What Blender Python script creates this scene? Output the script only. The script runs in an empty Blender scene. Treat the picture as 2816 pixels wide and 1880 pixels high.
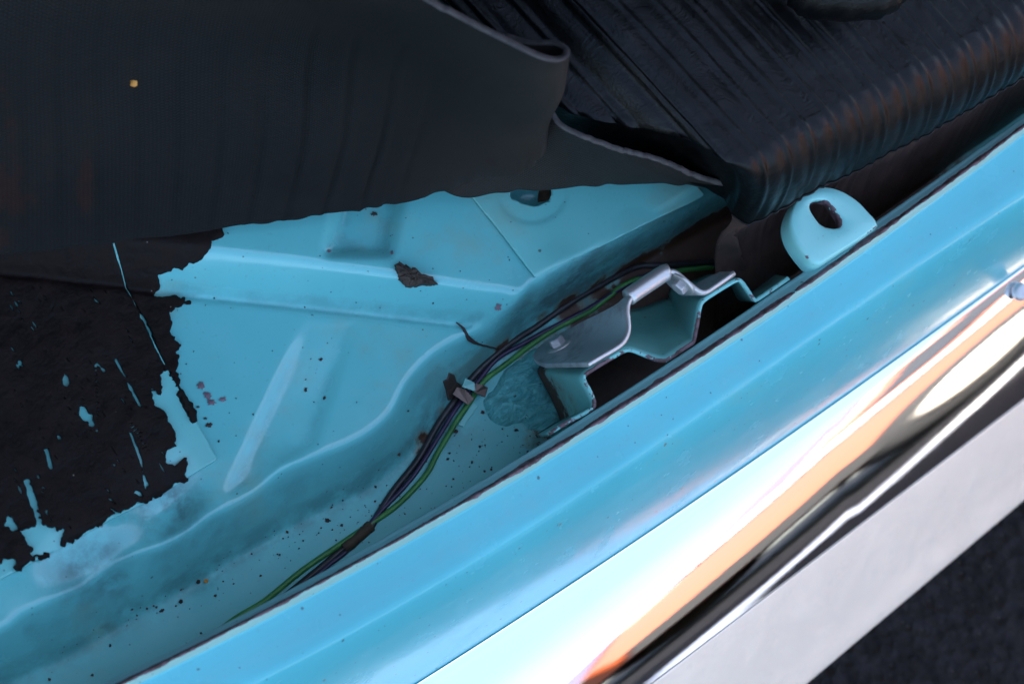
import bpy, math, random
import numpy as np
from mathutils import Vector, Matrix

rad = math.radians
random.seed(7)
sc = bpy.context.scene
COL = sc.collection

# ------------------------------------------------------------------ camera
W, H = 2816.0, 1880.0
FPX = 5647.0
TILT_X, TILT_Y, ROLL, DIST = rad(22), rad(8), rad(32), 1.0
fwd = np.array([math.tan(TILT_X), math.tan(TILT_Y), -1.0]); fwd /= np.linalg.norm(fwd)
ax = np.array([1.0, 0, 0]); ax -= fwd * ax.dot(fwd); ax /= np.linalg.norm(ax)
bx_ = np.cross(ax, fwd) * -1.0
if bx_[1] < 0: bx_ = -bx_
RIGHT = ax * math.cos(ROLL) - bx_ * math.sin(ROLL)
UP = ax * math.sin(ROLL) + bx_ * math.cos(ROLL)
CAM = np.array([0.0, 0.0, 0.0]) - fwd * DIST
cd = bpy.data.cameras.new('camera'); cam = bpy.data.objects.new('camera', cd); COL.objects.link(cam)
m = Matrix.Identity(4)
for i in range(3):
    m[i][0] = RIGHT[i]; m[i][1] = UP[i]; m[i][2] = -fwd[i]; m[i][3] = CAM[i]
cam.matrix_world = m
cd.sensor_width = 36.0; cd.lens = 36.0 * FPX / W
cd.clip_start = 0.02; cd.clip_end = 500
cd.dof.use_dof = True; cd.dof.focus_distance = 0.985; cd.dof.aperture_fstop = 9.0
sc.camera = cam

# ------------------------------------------------------------------ sky, sun, exposure
SUN_EL, SUN_AZ = rad(47), rad(80)          # sun stands inboard, behind the added roof panel
wd = bpy.data.worlds.new('World'); sc.world = wd; wd.use_nodes = True
nt = wd.node_tree; nt.nodes.clear()
sky = nt.nodes.new('ShaderNodeTexSky'); sky.sky_type = 'NISHITA'; sky.sun_disc = False
sky.sun_elevation = SUN_EL
sky.air_density = 1.0; sky.dust_density = 3.0; sky.ozone_density = 0.3
sky.sun_rotation = math.pi / 2 - SUN_AZ
bg = nt.nodes.new('ShaderNodeBackground'); bg.inputs['Strength'].default_value = 0.15
wo = nt.nodes.new('ShaderNodeOutputWorld')
nt.links.new(sky.outputs[0], bg.inputs[0]); nt.links.new(bg.outputs[0], wo.inputs[0])
sl = bpy.data.lights.new('sun', 'SUN'); so = bpy.data.objects.new('sun', sl); COL.objects.link(so)
sl.energy = 3.2; sl.angle = rad(0.5); sl.color = (1.0, 0.96, 0.9)
sd_ = Vector((math.cos(SUN_EL) * math.cos(SUN_AZ), math.cos(SUN_EL) * math.sin(SUN_AZ), math.sin(SUN_EL)))
so.rotation_euler = sd_.to_track_quat('Z', 'Y').to_euler()
sc.view_settings.view_transform = 'Standard'; sc.view_settings.look = 'None'
sc.view_settings.gamma = 1.0; sc.view_settings.use_curve_mapping = False
sc.view_settings.exposure = 2.52

# ------------------------------------------------------------------ pixel -> place
def ray(px, py):
    d = fwd + RIGHT * ((px - W / 2) / FPX) - UP * ((py - H / 2) / FPX)
    return d
def P(px, py, z=0.0):
    d = ray(px, py); t = (z - CAM[2]) / d[2]
    return CAM + d * t
def PL(pts, z=0.0):
    return np.array([P(p[0], p[1], p[2] if len(p) > 2 else z) for p in pts])
def crop(pts, scale, ox, oy):
    return [(x / scale + ox, y / scale + oy) + tuple(r) for (x, y, *r) in pts]

# ------------------------------------------------------------------ numeric helpers
_rng = np.random.RandomState(11)
_T = _rng.rand(256, 256)
def vnoise(x, y, s=0):
    x = np.asarray(x, float) + s * 17.31; y = np.asarray(y, float) + s * 9.73
    xi = np.floor(x).astype(int); yi = np.floor(y).astype(int)
    fx = x - xi; fy = y - yi
    fx = fx * fx * (3 - 2 * fx); fy = fy * fy * (3 - 2 * fy)
    a = _T[xi % 256, yi % 256]; b = _T[(xi + 1) % 256, yi % 256]
    c = _T[xi % 256, (yi + 1) % 256]; d = _T[(xi + 1) % 256, (yi + 1) % 256]
    return (a * (1 - fx) + b * fx) * (1 - fy) + (c * (1 - fx) + d * fx) * fy
def fbm(x, y, o=4, s=0):
    v = 0; a = 0.5; t = 0
    for i in range(o):
        v = v + a * vnoise(x * 2 ** i, y * 2 ** i, s + i); t += a; a *= 0.55
    return v / t - 0.5
def segdist(x, y, a, b):
    vx, vy = b[0] - a[0], b[1] - a[1]; L = vx * vx + vy * vy + 1e-12
    t = np.clip(((x - a[0]) * vx + (y - a[1]) * vy) / L, 0, 1)
    return np.hypot(x - a[0] - t * vx, y - a[1] - t * vy)
def linedist(x, y, pl):
    d = np.full(np.shape(x), 1e9)
    for i in range(len(pl) - 1):
        d = np.minimum(d, segdist(x, y, pl[i], pl[i + 1]))
    return d
def sline(x, y, pl):                       # signed distance, + inboard, line monotone in world x
    pl = pl[np.argsort(pl[:, 0])]
    yy = np.interp(x, pl[:, 0], pl[:, 1])
    return np.where(y > yy, 1, -1) * linedist(x, y, pl)
def spoly(x, y, pl):                       # signed distance of a polygon, + inside
    n = len(pl); ins = np.zeros(np.shape(x), bool)
    d = np.full(np.shape(x), 1e9)
    for i in range(n):
        a = pl[i]; b = pl[(i + 1) % n]
        d = np.minimum(d, segdist(x, y, a, b))
        c = ((a[1] > y) != (b[1] > y)) & (x < (b[0] - a[0]) * (y - a[1]) / (b[1] - a[1] + 1e-15) + a[0])
        ins ^= c
    return np.where(ins, d, -d)
def smooth(t):
    t = np.clip(t, 0, 1); return t * t * (3 - 2 * t)
def blur(a, s):
    r = int(3 * s) + 1; k = np.exp(-0.5 * (np.arange(-r, r + 1) / s) ** 2); k /= k.sum()
    for axis in (0, 1):
        p = np.pad(a, [(r, r) if i == axis else (0, 0) for i in (0, 1)], mode='edge')
        a = sum(k[j] * (p[j:j + a.shape[0], :] if axis == 0 else p[:, j:j + a.shape[1]]) for j in range(2 * r + 1))
    return a
def catmull(pts, n):
    p = np.array(pts, float); N = len(p)
    q = np.vstack([2 * p[0] - p[1], p, 2 * p[-1] - p[-2]])
    t = np.linspace(0, N - 1 - 1e-9, n); i = t.astype(int); f = (t - i)[:, None]
    p0, p1, p2, p3 = q[i], q[i + 1], q[i + 2], q[i + 3]
    return 0.5 * (2 * p1 + (p2 - p0) * f + (2 * p0 - 5 * p1 + 4 * p2 - p3) * f ** 2 + (3 * p1 - p0 - 3 * p2 + p3) * f ** 3)
def chaikin(p, n=2, keep=True):
    p = [np.array(a, float) for a in p]
    for _ in range(n):
        q = [p[0]]
        for i in range(len(p) - 1):
            a, b = p[i], p[i + 1]
            if i > 0: q.append(a * .75 + b * .25)
            if i < len(p) - 2: q.append(a * .25 + b * .75)
        q.append(p[-1]); p = q
    return np.array(p)
def resample(p, n):
    p = np.array(p, float); d = np.r_[0, np.cumsum(np.linalg.norm(np.diff(p, axis=0), axis=1))]
    t = np.linspace(0, d[-1], n)
    return np.stack([np.interp(t, d, p[:, k]) for k in range(p.shape[1])], 1)

# ------------------------------------------------------------------ object helpers
def link(o, parent=None):
    COL.objects.link(o)
    if parent:
        o.parent = parent
        base = parent.get('_base', None)
        l = parent.location if parent.type == 'EMPTY' else Vector((0, 0, 0))
        o.matrix_parent_inverse = Matrix.Translation(-Vector(l))
    return o
def obj(name, v, f, mat, parent=None, smooth_=True, attrs=None, sol=0, sub=0, bev=0, offs=-1):
    me = bpy.data.meshes.new(name)
    me.from_pydata([tuple(map(float, p)) for p in v], [], [tuple(map(int, q)) for q in f]); me.update()
    if smooth_: me.polygons.foreach_set('use_smooth', [True] * len(me.polygons))
    for k, a in (attrs or {}).items():
        at = me.attributes.new(k, 'FLOAT', 'POINT'); at.data.foreach_set('value', np.asarray(a, np.float32))
    o = bpy.data.objects.new(name, me)
    if mat: me.materials.append(mat)
    link(o, parent)
    if sol:
        md = o.modifiers.new('solid', 'SOLIDIFY'); md.thickness = sol; md.offset = offs
    if bev:
        md = o.modifiers.new('bevel', 'BEVEL'); md.width = bev; md.segments = 2; md.limit_method = 'ANGLE'
    if sub:
        md = o.modifiers.new('sub', 'SUBSURF'); md.levels = sub; md.render_levels = sub
    return o
def tag(o, label=None, cat=None, group=None, kind=None):
    if label: o['label'] = label
    if cat: o['category'] = cat
    if group: o['group'] = group
    if kind: o['kind'] = kind
    return o
def empty(name, loc, label=None, cat=None, kind=None):
    o = bpy.data.objects.new(name, None); COL.objects.link(o)
    o.location = Vector([float(a) for a in loc]); o.empty_display_size = 0.02
    return tag(o, label, cat, kind=kind)
def gridfaces(nr, nc, closed=False):
    f = []
    for i in range(nr - 1):
        for j in range(nc - 1 + (1 if closed else 0)):
            k = (j + 1) % nc
            f.append((i * nc + j, i * nc + k, (i + 1) * nc + k, (i + 1) * nc + j))
    return f
def flip(f): return [tuple(reversed(q)) for q in f]

def march(x0, x1, y0, y1, step, field):
    """contour-exact sheet of the region field > 0: returns xy vertices and faces"""
    xs = np.arange(x0, x1 + step, step); ys = np.arange(y0, y1 + step, step)
    X, Y = np.meshgrid(xs, ys, indexing='ij'); F = field(X, Y)
    F = np.where(np.abs(F) < 1e-7, 1e-7, F)
    ins = F > 0; nx, ny = F.shape
    vid = -np.ones(F.shape, int); vid[ins] = np.arange(ins.sum())
    verts = list(zip(X[ins].tolist(), Y[ins].tolist())); faces = []
    cnt = ins[:-1, :-1].astype(int) + ins[1:, :-1] + ins[1:, 1:] + ins[:-1, 1:]
    I, J = np.where(cnt == 4)
    faces += list(zip(vid[I, J].tolist(), vid[I + 1, J].tolist(), vid[I + 1, J + 1].tolist(), vid[I, J + 1].tolist()))
    ed = {}
    def ev(a, b):
        k = (a, b) if a < b else (b, a)
        if k not in ed:
            fa, fb = F[a], F[b]; t = fa / (fa - fb); t = min(max(t, 0.02), 0.98)
            ed[k] = len(verts)
            verts.append((X[a] + (X[b] - X[a]) * t, Y[a] + (Y[b] - Y[a]) * t))
        return ed[k]
    I, J = np.where((cnt > 0) & (cnt < 4))
    for i, j in zip(I.tolist(), J.tolist()):
        c = [(i, j), (i + 1, j), (i + 1, j + 1), (i, j + 1)]; poly = []
        for k in range(4):
            a, b = c[k], c[(k + 1) % 4]
            if ins[a]: poly.append(int(vid[a]))
            if ins[a] != ins[b]: poly.append(ev(a, b))
        if len(poly) >= 3: faces.append(tuple(poly))
    v = np.array(verts)
    return v, faces
def tube(path, r, n=10, caps=True):
    p = np.array(path, float); N = len(p)
    t = np.gradient(p, axis=0); t /= np.linalg.norm(t, axis=1)[:, None]
    u = np.array([0, 0, 1.0]); v = []; r = np.broadcast_to(r, (N,))
    for i in range(N):
        s = np.cross(t[i], u); s /= np.linalg.norm(s) + 1e-9; w = np.cross(s, t[i])
        for k in range(n):
            a = 2 * math.pi * k / n; v.append(p[i] + (s * math.cos(a) + w * math.sin(a)) * r[i])
    f = flip(gridfaces(N, n, True))
    if caps: f += [tuple(range(n)), tuple(range((N - 1) * n + n - 1, (N - 1) * n - 1, -1))]
    return v, f
def box(c, sx, sy, sz, M=None):
    v = []
    for dz in (-1, 1):
        for dx, dy in ((-1, -1), (1, -1), (1, 1), (-1, 1)):
            q = Vector((dx * sx / 2, dy * sy / 2, dz * sz / 2))
            if M: q = M @ q
            v.append((c[0] + q[0], c[1] + q[1], c[2] + q[2]))
    f = [(3, 2, 1, 0), (4, 5, 6, 7), (0, 1, 5, 4), (1, 2, 6, 5), (2, 3, 7, 6), (3, 0, 4, 7)]
    return v, f

# ------------------------------------------------------------------ materials
class NB:
    def __init__(s, name):
        s.m = bpy.data.materials.new(name); s.m.use_nodes = True; s.t = s.m.node_tree
        s.b = s.t.nodes['Principled BSDF']; s.co = s.t.nodes.new('ShaderNodeTexCoord').outputs['Object']
    def n(s, ty, **kw):
        n = s.t.nodes.new(ty)
        for k, v in kw.items(): setattr(n, k, v)
        return n
    def put(s, inp, v):
        if hasattr(v, 'is_linked'): s.t.links.new(v, inp)
        elif v is not None:
            if isinstance(v, (tuple, list)) and len(v) == 3 and inp.type == 'RGBA': v = (*v, 1)
            inp.default_value = v
    def noise(s, scale, detail=4, rough=0.55, vec=None, out=0, dist=0):
        n = s.n('ShaderNodeTexNoise'); n.inputs['Scale'].default_value = scale
        n.inputs['Detail'].default_value = detail; n.inputs['Roughness'].default_value = rough
        n.inputs['Distortion'].default_value = dist
        s.put(n.inputs['Vector'], vec or s.co); return n.outputs[out]
    def vor(s, scale, vec=None, out='Distance', feature='F1'):
        n = s.n('ShaderNodeTexVoronoi', feature=feature); n.inputs['Scale'].default_value = scale
        s.put(n.inputs['Vector'], vec or s.co); return n.outputs[out]
    def scalev(s, sx, sy, sz, rot=0):
        n = s.n('ShaderNodeMapping'); n.inputs['Scale'].default_value = (sx, sy, sz)
        n.inputs['Rotation'].default_value = (0, 0, rot)
        s.put(n.inputs['Vector'], s.co); return n.outputs[0]
    def ramp(s, v, a, b, lo=0.0, hi=1.0):
        n = s.n('ShaderNodeMapRange'); n.interpolation_type = 'SMOOTHSTEP'
        s.put(n.inputs[0], v)
        for i, q in zip((1, 2, 3, 4), (a, b, lo, hi)): s.put(n.inputs[i], q)
        return n.outputs[0]
    def math(s, op, a, b=0.0, c=None):
        n = s.n('ShaderNodeMath', operation=op); s.put(n.inputs[0], a); s.put(n.inputs[1], b)
        if c is not None: s.put(n.inputs[2], c)
        return n.outputs[0]
    def mix(s, f, a, b):
        n = s.n('ShaderNodeMix', data_type='RGBA'); s.put(n.inputs[0], f); s.put(n.inputs[6], a); s.put(n.inputs[7], b)
        return n.outputs[2]
    def mixf(s, f, a, b):
        n = s.n('ShaderNodeMix', data_type='FLOAT'); s.put(n.inputs[0], f); s.put(n.inputs[2], a); s.put(n.inputs[3], b)
        return n.outputs[0]
    def attr(s, name):
        return s.n('ShaderNodeAttribute', attribute_name=name).outputs['Fac']
    def bump(s, h, strength=0.3, dist=0.001, nrm=None):
        n = s.n('ShaderNodeBump'); n.inputs['Strength'].default_value = strength; n.inputs['Distance'].default_value = dist
        s.put(n.inputs['Height'], h)
        if nrm is not None: s.put(n.inputs['Normal'], nrm)
        return n.outputs[0]
    def set(s, **kw):
        for k, v in kw.items(): s.put(s.b.inputs[k.replace('_', ' ')], v)
        return s.m

TEAL = (0.125, 0.47, 0.465); TEALG = (0.15, 0.44, 0.41); RUST = (0.055, 0.022, 0.012); PRIMER = (0.13, 0.085, 0.10)

def paint(name, base=TEAL, rough=0.22, specks=1.0, rustattr=None, chipattr=None, stain=0.35, bumpy=0.0, dull=0.0, grime_dark=None, coat=.15, matt=None, spec=.5):
    k = NB(name)
    var = k.noise(9, 4)
    c = k.mix(k.ramp(var, .35, .7), tuple(b * .93 for b in base), tuple(min(1, b * 1.05) for b in base))
    st = k.ramp(k.noise(16, 6, .62), .54, .72, 0, stain)               # greenish-yellow grease film
    c = k.mix(st, c, (0.21, 0.36, 0.28))
    fine = k.ramp(k.noise(420, 3, .6), .62, .72, 0, .22)
    c = k.mix(fine, c, (0.10, 0.22, 0.22))
    # small rust / dirt specks of varied size
    rr = rough
    for sc_, lo, hi, colr in ((95, .09, .05, (0.05, 0.04, 0.03)), (210, .12, .05, (0.03, 0.025, 0.025)), (48, .055, .03, (0.16, 0.10, 0.05))):
        d = k.vor(sc_, vec=k.co); dn = k.math('ADD', d, k.math('MULTIPLY', k.math('SUBTRACT', k.noise(900, 2), .5), .12))
        sel = k.math('GREATER_THAN', k.vor(sc_, out='Color'), 0.62)
        mk = k.math('MULTIPLY', k.math('MULTIPLY', k.ramp(dn, lo, hi), sel), 0.75 * specks)
        c = k.mix(mk, c, colr)
    if grime_dark:
        g = k.math('MULTIPLY', k.attr(grime_dark), k.ramp(k.noise(60, 7, .7), .33, .62))
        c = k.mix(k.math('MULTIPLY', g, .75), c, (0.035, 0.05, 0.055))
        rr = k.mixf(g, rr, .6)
    if rustattr:
        a = k.attr(rustattr)
        e = k.math('ADD', a, k.math('MULTIPLY', k.math('SUBTRACT', k.noise(70, 8, .68), .5), 1.3))
        mk = k.ramp(e, .5, .62); halo = k.ramp(e, .32, .55, 0, .6)
        c = k.mix(halo, c, (0.16, 0.15, 0.09))
        rc = k.mix(k.noise(300, 5), (0.018, 0.010, 0.008), (0.085, 0.038, 0.018))
        c = k.mix(mk, c, rc); rr = k.mixf(mk, rr, .85)
    if chipattr:
        a = k.attr(chipattr)
        n1 = k.noise(130, 5, .62); n2 = k.noise(28, 2)
        e = k.math('ADD', a, k.math('ADD', k.math('MULTIPLY', k.math('SUBTRACT', n1, .5), 1.1), k.math('MULTIPLY', k.math('SUBTRACT', n2, .5), .9)))
        mk = k.ramp(e, .74, .77)
        cc = k.mix(k.ramp(k.noise(260, 4), .4, .6), (0.045, 0.022, 0.020), (0.12, 0.075, 0.085))
        c = k.mix(mk, c, cc); rr = k.mixf(mk, rr, .7)
    h = k.math('ADD', k.math('MULTIPLY', k.noise(30, 3), .6), k.math('MULTIPLY', k.noise(700, 2), .05))
    b = k.bump(h, .12 + bumpy, .0012)
    if matt:
        ma = k.attr(matt); rr = k.mixf(ma, rr, .5); coat = k.math('MULTIPLY', k.math('SUBTRACT', 1.0, ma), coat)
    rv = k.math('ADD', rr, k.ramp(k.noise(55, 5), .45, .75, 0, .12 + dull))
    return k.set(Base_Color=c, Roughness=rv, Normal=b, Specular_IOR_Level=spec, Coat_Weight=coat, Coat_Roughness=.08)

M_FLOOR = paint('turquoise_floor_paint', rustattr='rust', grime_dark='grime_dark', rough=.16, coat=.32, matt='matt', stain=.55)
M_PLATE = paint('turquoise_plate_paint', base=(0.135, 0.47, 0.445), stain=.5, rough=.33)
M_SILL = paint('turquoise_sill_paint', base=(0.08, 0.40, 0.45), rough=.2, coat=.1, spec=.3, specks=1.0, stain=.2)
M_FLANGE = paint('chipped_flange_paint', base=(0.20, 0.44, 0.45), rough=.38, chipattr='chip', stain=.5)
M_CREAM = paint('chipped_cream_edge', base=(0.21, 0.40, 0.35), rough=.4, chipattr='chip', stain=.3)
M_BRKT = paint('turquoise_bracket_paint', base=TEALG, rough=.42, chipattr='chip', rustattr='rust', stain=.55)
M_LUG = paint('turquoise_lug_paint', base=(0.19, 0.50, 0.48), rough=.33, chipattr='chip', stain=.3)

def m_seal():
    k = NB('brushed_sealant')
    st = k.scalev(1, 2.2, 1, .6)
    n = k.noise(110, 6, .65, vec=st, dist=1.5)
    c = k.mix(k.ramp(n, .3, .7), (0.075, 0.40, 0.41), (0.16, 0.54, 0.52))
    c = k.mix(k.ramp(k.noise(170, 4, .6), .66, .70), c, (0.02, 0.015, 0.012))  # dark colour painted in as the shade of crevices
    c = k.mix(k.ramp(k.noise(50, 6, .7), .6, .75, 0, .5), c, (0.08, 0.07, 0.04))
    return k.set(Base_Color=c, Roughness=.42, Normal=k.bump(n, 1.0, .004))
M_SEAL = m_seal()

def m_tar():
    k = NB('black_floor_coating')
    ck = k.n('ShaderNodeTexChecker'); ck.inputs['Scale'].default_value = 520; k.put(ck.inputs['Vector'], k.scalev(1, 1, .001, .5))
    wv = k.math('MULTIPLY', ck.outputs['Fac'], k.ramp(k.noise(22, 3), .45, .6))
    n = k.noise(140, 7, .68)
    st = k.noise(40, 5, .6, vec=k.scalev(5, .6, 1, .35))
    c = k.mix(k.ramp(n, .3, .75), (0.0045, 0.0026, 0.0020), (0.013, 0.0075, 0.0055))
    c = k.mix(k.ramp(st, .68, .78, 0, .35), c, (0.05, 0.055, 0.05))
    v = k.vor(260); sel = k.math('GREATER_THAN', k.vor(260, out='Color'), .8)
    c = k.mix(k.math('MULTIPLY', k.ramp(v, .10, .06), sel), c, (0.22, 0.2, 0.16))
    h = k.math('ADD', k.math('MULTIPLY', wv, .15), k.math('ADD', n, k.math('MULTIPLY', k.noise(45, 4), 1.2)))
    return k.set(Base_Color=c, Roughness=k.ramp(n, .3, .7, .5, .75), Specular_IOR_Level=.16, Normal=k.bump(h, .7, .0015))
M_TAR = m_tar()

def m_mat():
    k = NB('rubber_mat_backing')
    a = k.n('ShaderNodeTexWave', wave_type='BANDS', bands_direction='X'); b = k.n('ShaderNodeTexWave', wave_type='BANDS', bands_direction='X')
    uv = k.n('ShaderNodeUVMap').outputs[0]
    m1 = k.n('ShaderNodeMapping'); m1.inputs['Rotation'].default_value = (0, 0, .75); k.put(m1.inputs[0], uv)
    m2 = k.n('ShaderNodeMapping'); m2.inputs['Rotation'].default_value = (0, 0, -.75); k.put(m2.inputs[0], uv)
    for w, mm in ((a, m1), (b, m2)):
        w.inputs['Scale'].default_value = 215; k.put(w.inputs['Vector'], mm.outputs[0])
    wv = k.math('MULTIPLY', a.outputs['Fac'], b.outputs['Fac'])
    n = k.noise(14, 5, .6)
    c = k.mix(k.ramp(n, .35, .7), (0.0032, 0.0042, 0.0044), (0.0062, 0.0066, 0.0062))
    c = k.mix(k.math('MULTIPLY', k.attr('pale_tone'), k.ramp(n, .25, .6, .5, 1)), c, (0.030, 0.0245, 0.019))
    c = k.mix(k.math('MULTIPLY', wv, k.mixf(k.attr('pale_tone'), .35, .9)), c, (0.036, 0.033, 0.029))
    rs = k.math('ADD', k.attr('rust'), k.math('MULTIPLY', k.math('SUBTRACT', k.noise(60, 6, .65), .5), 1.4))
    c = k.mix(k.ramp(rs, .62, .85, 0, .75), c, (0.020, 0.0075, 0.005))
    v = k.vor(95); sel = k.math('GREATER_THAN', k.vor(95, out='Color'), .86)
    c = k.mix(k.math('MULTIPLY', k.ramp(v, .05, .03), sel), c, (0.35, 0.34, 0.3))
    h = k.math('ADD', k.math('MULTIPLY', wv, .8), k.math('MULTIPLY', k.noise(35, 4), .8))
    return k.set(Base_Color=c, Roughness=.6, Specular_IOR_Level=.16, Normal=k.bump(h, .6, .0012))
M_MAT = m_mat()


def m_vinyl(name, c0, c1, rough):
    k = NB(name)
    n = k.noise(60, 6, .62, dist=.6)
    wr = k.noise(55, 5, .7, vec=k.scalev(1, 1.5, 1, .4), dist=1.6)
    c = k.mix(k.ramp(n, .35, .7), c0, c1)
    wrk = k.math('ABSOLUTE', k.math('SUBTRACT', wr, .5))
    h = k.math('ADD', k.math('MULTIPLY', k.ramp(wrk, 0, .10), 1.0), k.math('MULTIPLY', k.noise(1500, 2), .10))
    return k.set(Base_Color=c, Roughness=k.ramp(n, .3, .7, rough, rough + .15), Specular_IOR_Level=.2, Normal=k.bump(h, .16, .0011))
M_VINYL = m_vinyl('black_pleated_vinyl', (0.0008, 0.0010, 0.0011), (0.0015, 0.0018, 0.0019), .30)
M_VALANCE = m_vinyl('seat_valance_vinyl', (0.045, 0.030, 0.025), (0.075, 0.045, 0.036), .34)

def m_metal(name, base, rough, scratch=0.3, dirt=0.3, metal=1.0):
    k = NB(name)
    s1 = k.noise(60, 6, .7, vec=k.scalev(.5, 30, 30))
    s2 = k.noise(40, 6, .7, vec=k.scalev(22, .8, 14, .2))
    s3 = k.noise(34, 6, .7, vec=k.scalev(26, .8, 14, 1.1))
    d = k.ramp(k.noise(45, 6, .65), .5, .72, 0, dirt)
    c = k.mix(d, base, tuple(b * .25 for b in base))
    r = k.math('ADD', k.ramp(k.noise(90, 5), .4, .8, rough, rough + min(.12, rough * 1.5)), k.math('MULTIPLY', d, .35))
    h = k.math('ADD', s1, k.math('ADD', k.math('MULTIPLY', s2, .3), k.math('MULTIPLY', s3, .3)))
    return k.set(Base_Color=c, Metallic=metal, Roughness=r, Normal=k.bump(h, scratch, .0004))
M_CHROME = m_metal('polished_trim_metal', (0.90, 0.90, 0.91), .02, scratch=.014, dirt=.03)
M_BRUSH = m_metal('brushed_trim_metal', (0.80, 0.70, 0.57), .42, scratch=.35, dirt=.16, metal=.35)
M_ZINC = m_metal('zinc_bracket_metal', (0.46, 0.465, 0.47), .40, scratch=.35, dirt=.6, metal=.6)
M_ZEDGE = m_metal('worn_bracket_edge', (0.5, 0.49, 0.47), .36, scratch=.3, dirt=.3, metal=.7)
M_RUSTM = m_metal('rusty_clip_metal', (0.20, 0.15, 0.13), .55, scratch=.5, dirt=.7)

def m_plain(name, c0, c1, rough, scale=80, bump=.3, spec=.5):
    k = NB(name); n = k.noise(scale, 6, .65)
    return k.set(Base_Color=k.mix(k.ramp(n, .3, .7), c0, c1), Roughness=rough, Specular_IOR_Level=spec, Normal=k.bump(n, bump, .001))
M_BLACKW = m_plain('black_cable_sheath', (0.010, 0.010, 0.012), (0.03, 0.03, 0.033), .38)
M_PURPLE = m_plain('purple_cable_sheath', (0.02, 0.014, 0.042), (0.036, 0.024, 0.07), .35)
M_GREEN = m_plain('green_cable_sheath', (0.028, 0.14, 0.035), (0.06, 0.24, 0.055), .38)
M_TAPE = m_plain('brown_tape', (0.02, 0.013, 0.008), (0.07, 0.045, 0.022), .7)
M_FLAKE = m_plain('brown_flake', (0.018, 0.012, 0.009), (0.065, 0.045, 0.03), .85, 220, .9)
M_GRIT = m_plain('grit', (0.015, 0.012, 0.012), (0.09, 0.05, 0.03), .8, 300)
M_CHIP = m_plain('exposed_primer', (0.10, 0.07, 0.085), (0.17, 0.13, 0.15), .5)
M_DARKCHIP = m_plain('dark_chip', (0.012, 0.009, 0.008), (0.04, 0.02, 0.015), .7, 300)
M_ORANGEBIT = m_plain('orange_foam', (0.45, 0.16, 0.02), (0.6, 0.3, 0.06), .8, 300)
M_ROOF = m_plain('car_shell_paint', (0.10, 0.40, 0.48), (0.11, 0.43, 0.50), .35)
M_SHADE = m_plain('black_shade_panel', (0.010, 0.010, 0.011), (0.018, 0.018, 0.02), .6)  # black face of the unseen panels added for shade
def m_asph():
    k = NB('asphalt'); n = k.noise(95, 5, .7); v = k.vor(130)
    c = k.mix(k.ramp(n, .3, .75), (0.006, 0.006, 0.0075), (0.022, 0.0215, 0.024))
    c = k.mix(k.ramp(v, .12, .05, 0, .5), c, (0.10, 0.08, 0.07))
    return k.set(Base_Color=c, Roughness=.9, Specular_IOR_Level=.12, Normal=k.bump(k.math('ADD', n, v), 1.0, .012))
M_ASPH = m_asph()
M_MATEDGE = m_plain('mat_cut_edge', (0.022, 0.020, 0.019), (0.055, 0.048, 0.044), .75, 200)
M_LINE = m_plain('white_road_paint', (0.6, 0.6, 0.58), (0.78, 0.78, 0.76), .7, 30)

# ------------------------------------------------------------------ ground (outside the car)
GZ = -0.27
v = [(-60, -60, GZ), (60, -60, GZ), (60, 60, GZ), (-60, 60, GZ)]
tag(obj('asphalt_ground', v, [(0, 1, 2, 3)], M_ASPH, smooth_=False), kind='structure')

# ------------------------------------------------------------------ sill lines (photo pixels, then metres)
S1 = [(277, 1880), (715, 1660), (900, 1573), (1117, 1434), (1377, 1287), (1477, 1230), (1645, 1119), (1836, 1000), (1911, 945), (2081, 833), (2173, 769), (2264, 711), (2420, 606), (2667, 421), (2816, 325)]
S2 = [(321, 1880), (490, 1798), (715, 1686), (900, 1592), (1073, 1503), (1334, 1343), (1556, 1206), (1706, 1116), (1911, 983), (2020, 912), (2190, 797), (2377, 676), (2476, 605), (2711, 420), (2816, 345)]
S4 = [(711, 1880), (900, 1790), (1334, 1534), (1637, 1343), (1854, 1200), (2234, 938), (2537, 732), (2750, 590), (2816, 545)]
S5 = [(1147, 1880), (1507, 1651), (1724, 1503), (1900, 1386), (2056, 1280), (2537, 938), (2816, 735)]
S6 = [(1795, 1880), (2060, 1680), (2190, 1577), (2450, 1382), (2689, 1200), (2816, 1100)]
S7 = [(2216, 1880), (2450, 1683), (2816, 1374)]
XS = np.linspace(-0.42, 0.48, 181)
def yline(px, z):
    w = PL(px, z); w = w[np.argsort(w[:, 0])]
    # smooth fit: cubic through the traced points, straight beyond them
    c = np.polyfit(w[:, 0], w[:, 1], 3 if len(w) > 5 else (2 if len(w) > 3 else 1))
    lo, hi = w[0, 0], w[-1, 0]; dc = np.polyder(c)
    y = np.polyval(c, np.clip(XS, lo, hi)) + np.where(XS < lo, (XS - lo) * np.polyval(dc, lo), 0) + np.where(XS > hi, (XS - hi) * np.polyval(dc, hi), 0)
    return y
Z1, Z2, Z4, Z5 = .040, .046, .0375, -.064
Y1 = yline(S1, Z1); Y2 = yline(S2, Z2); Y4 = yline(S4, Z4); Y5 = yline(S5, Z5)
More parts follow.
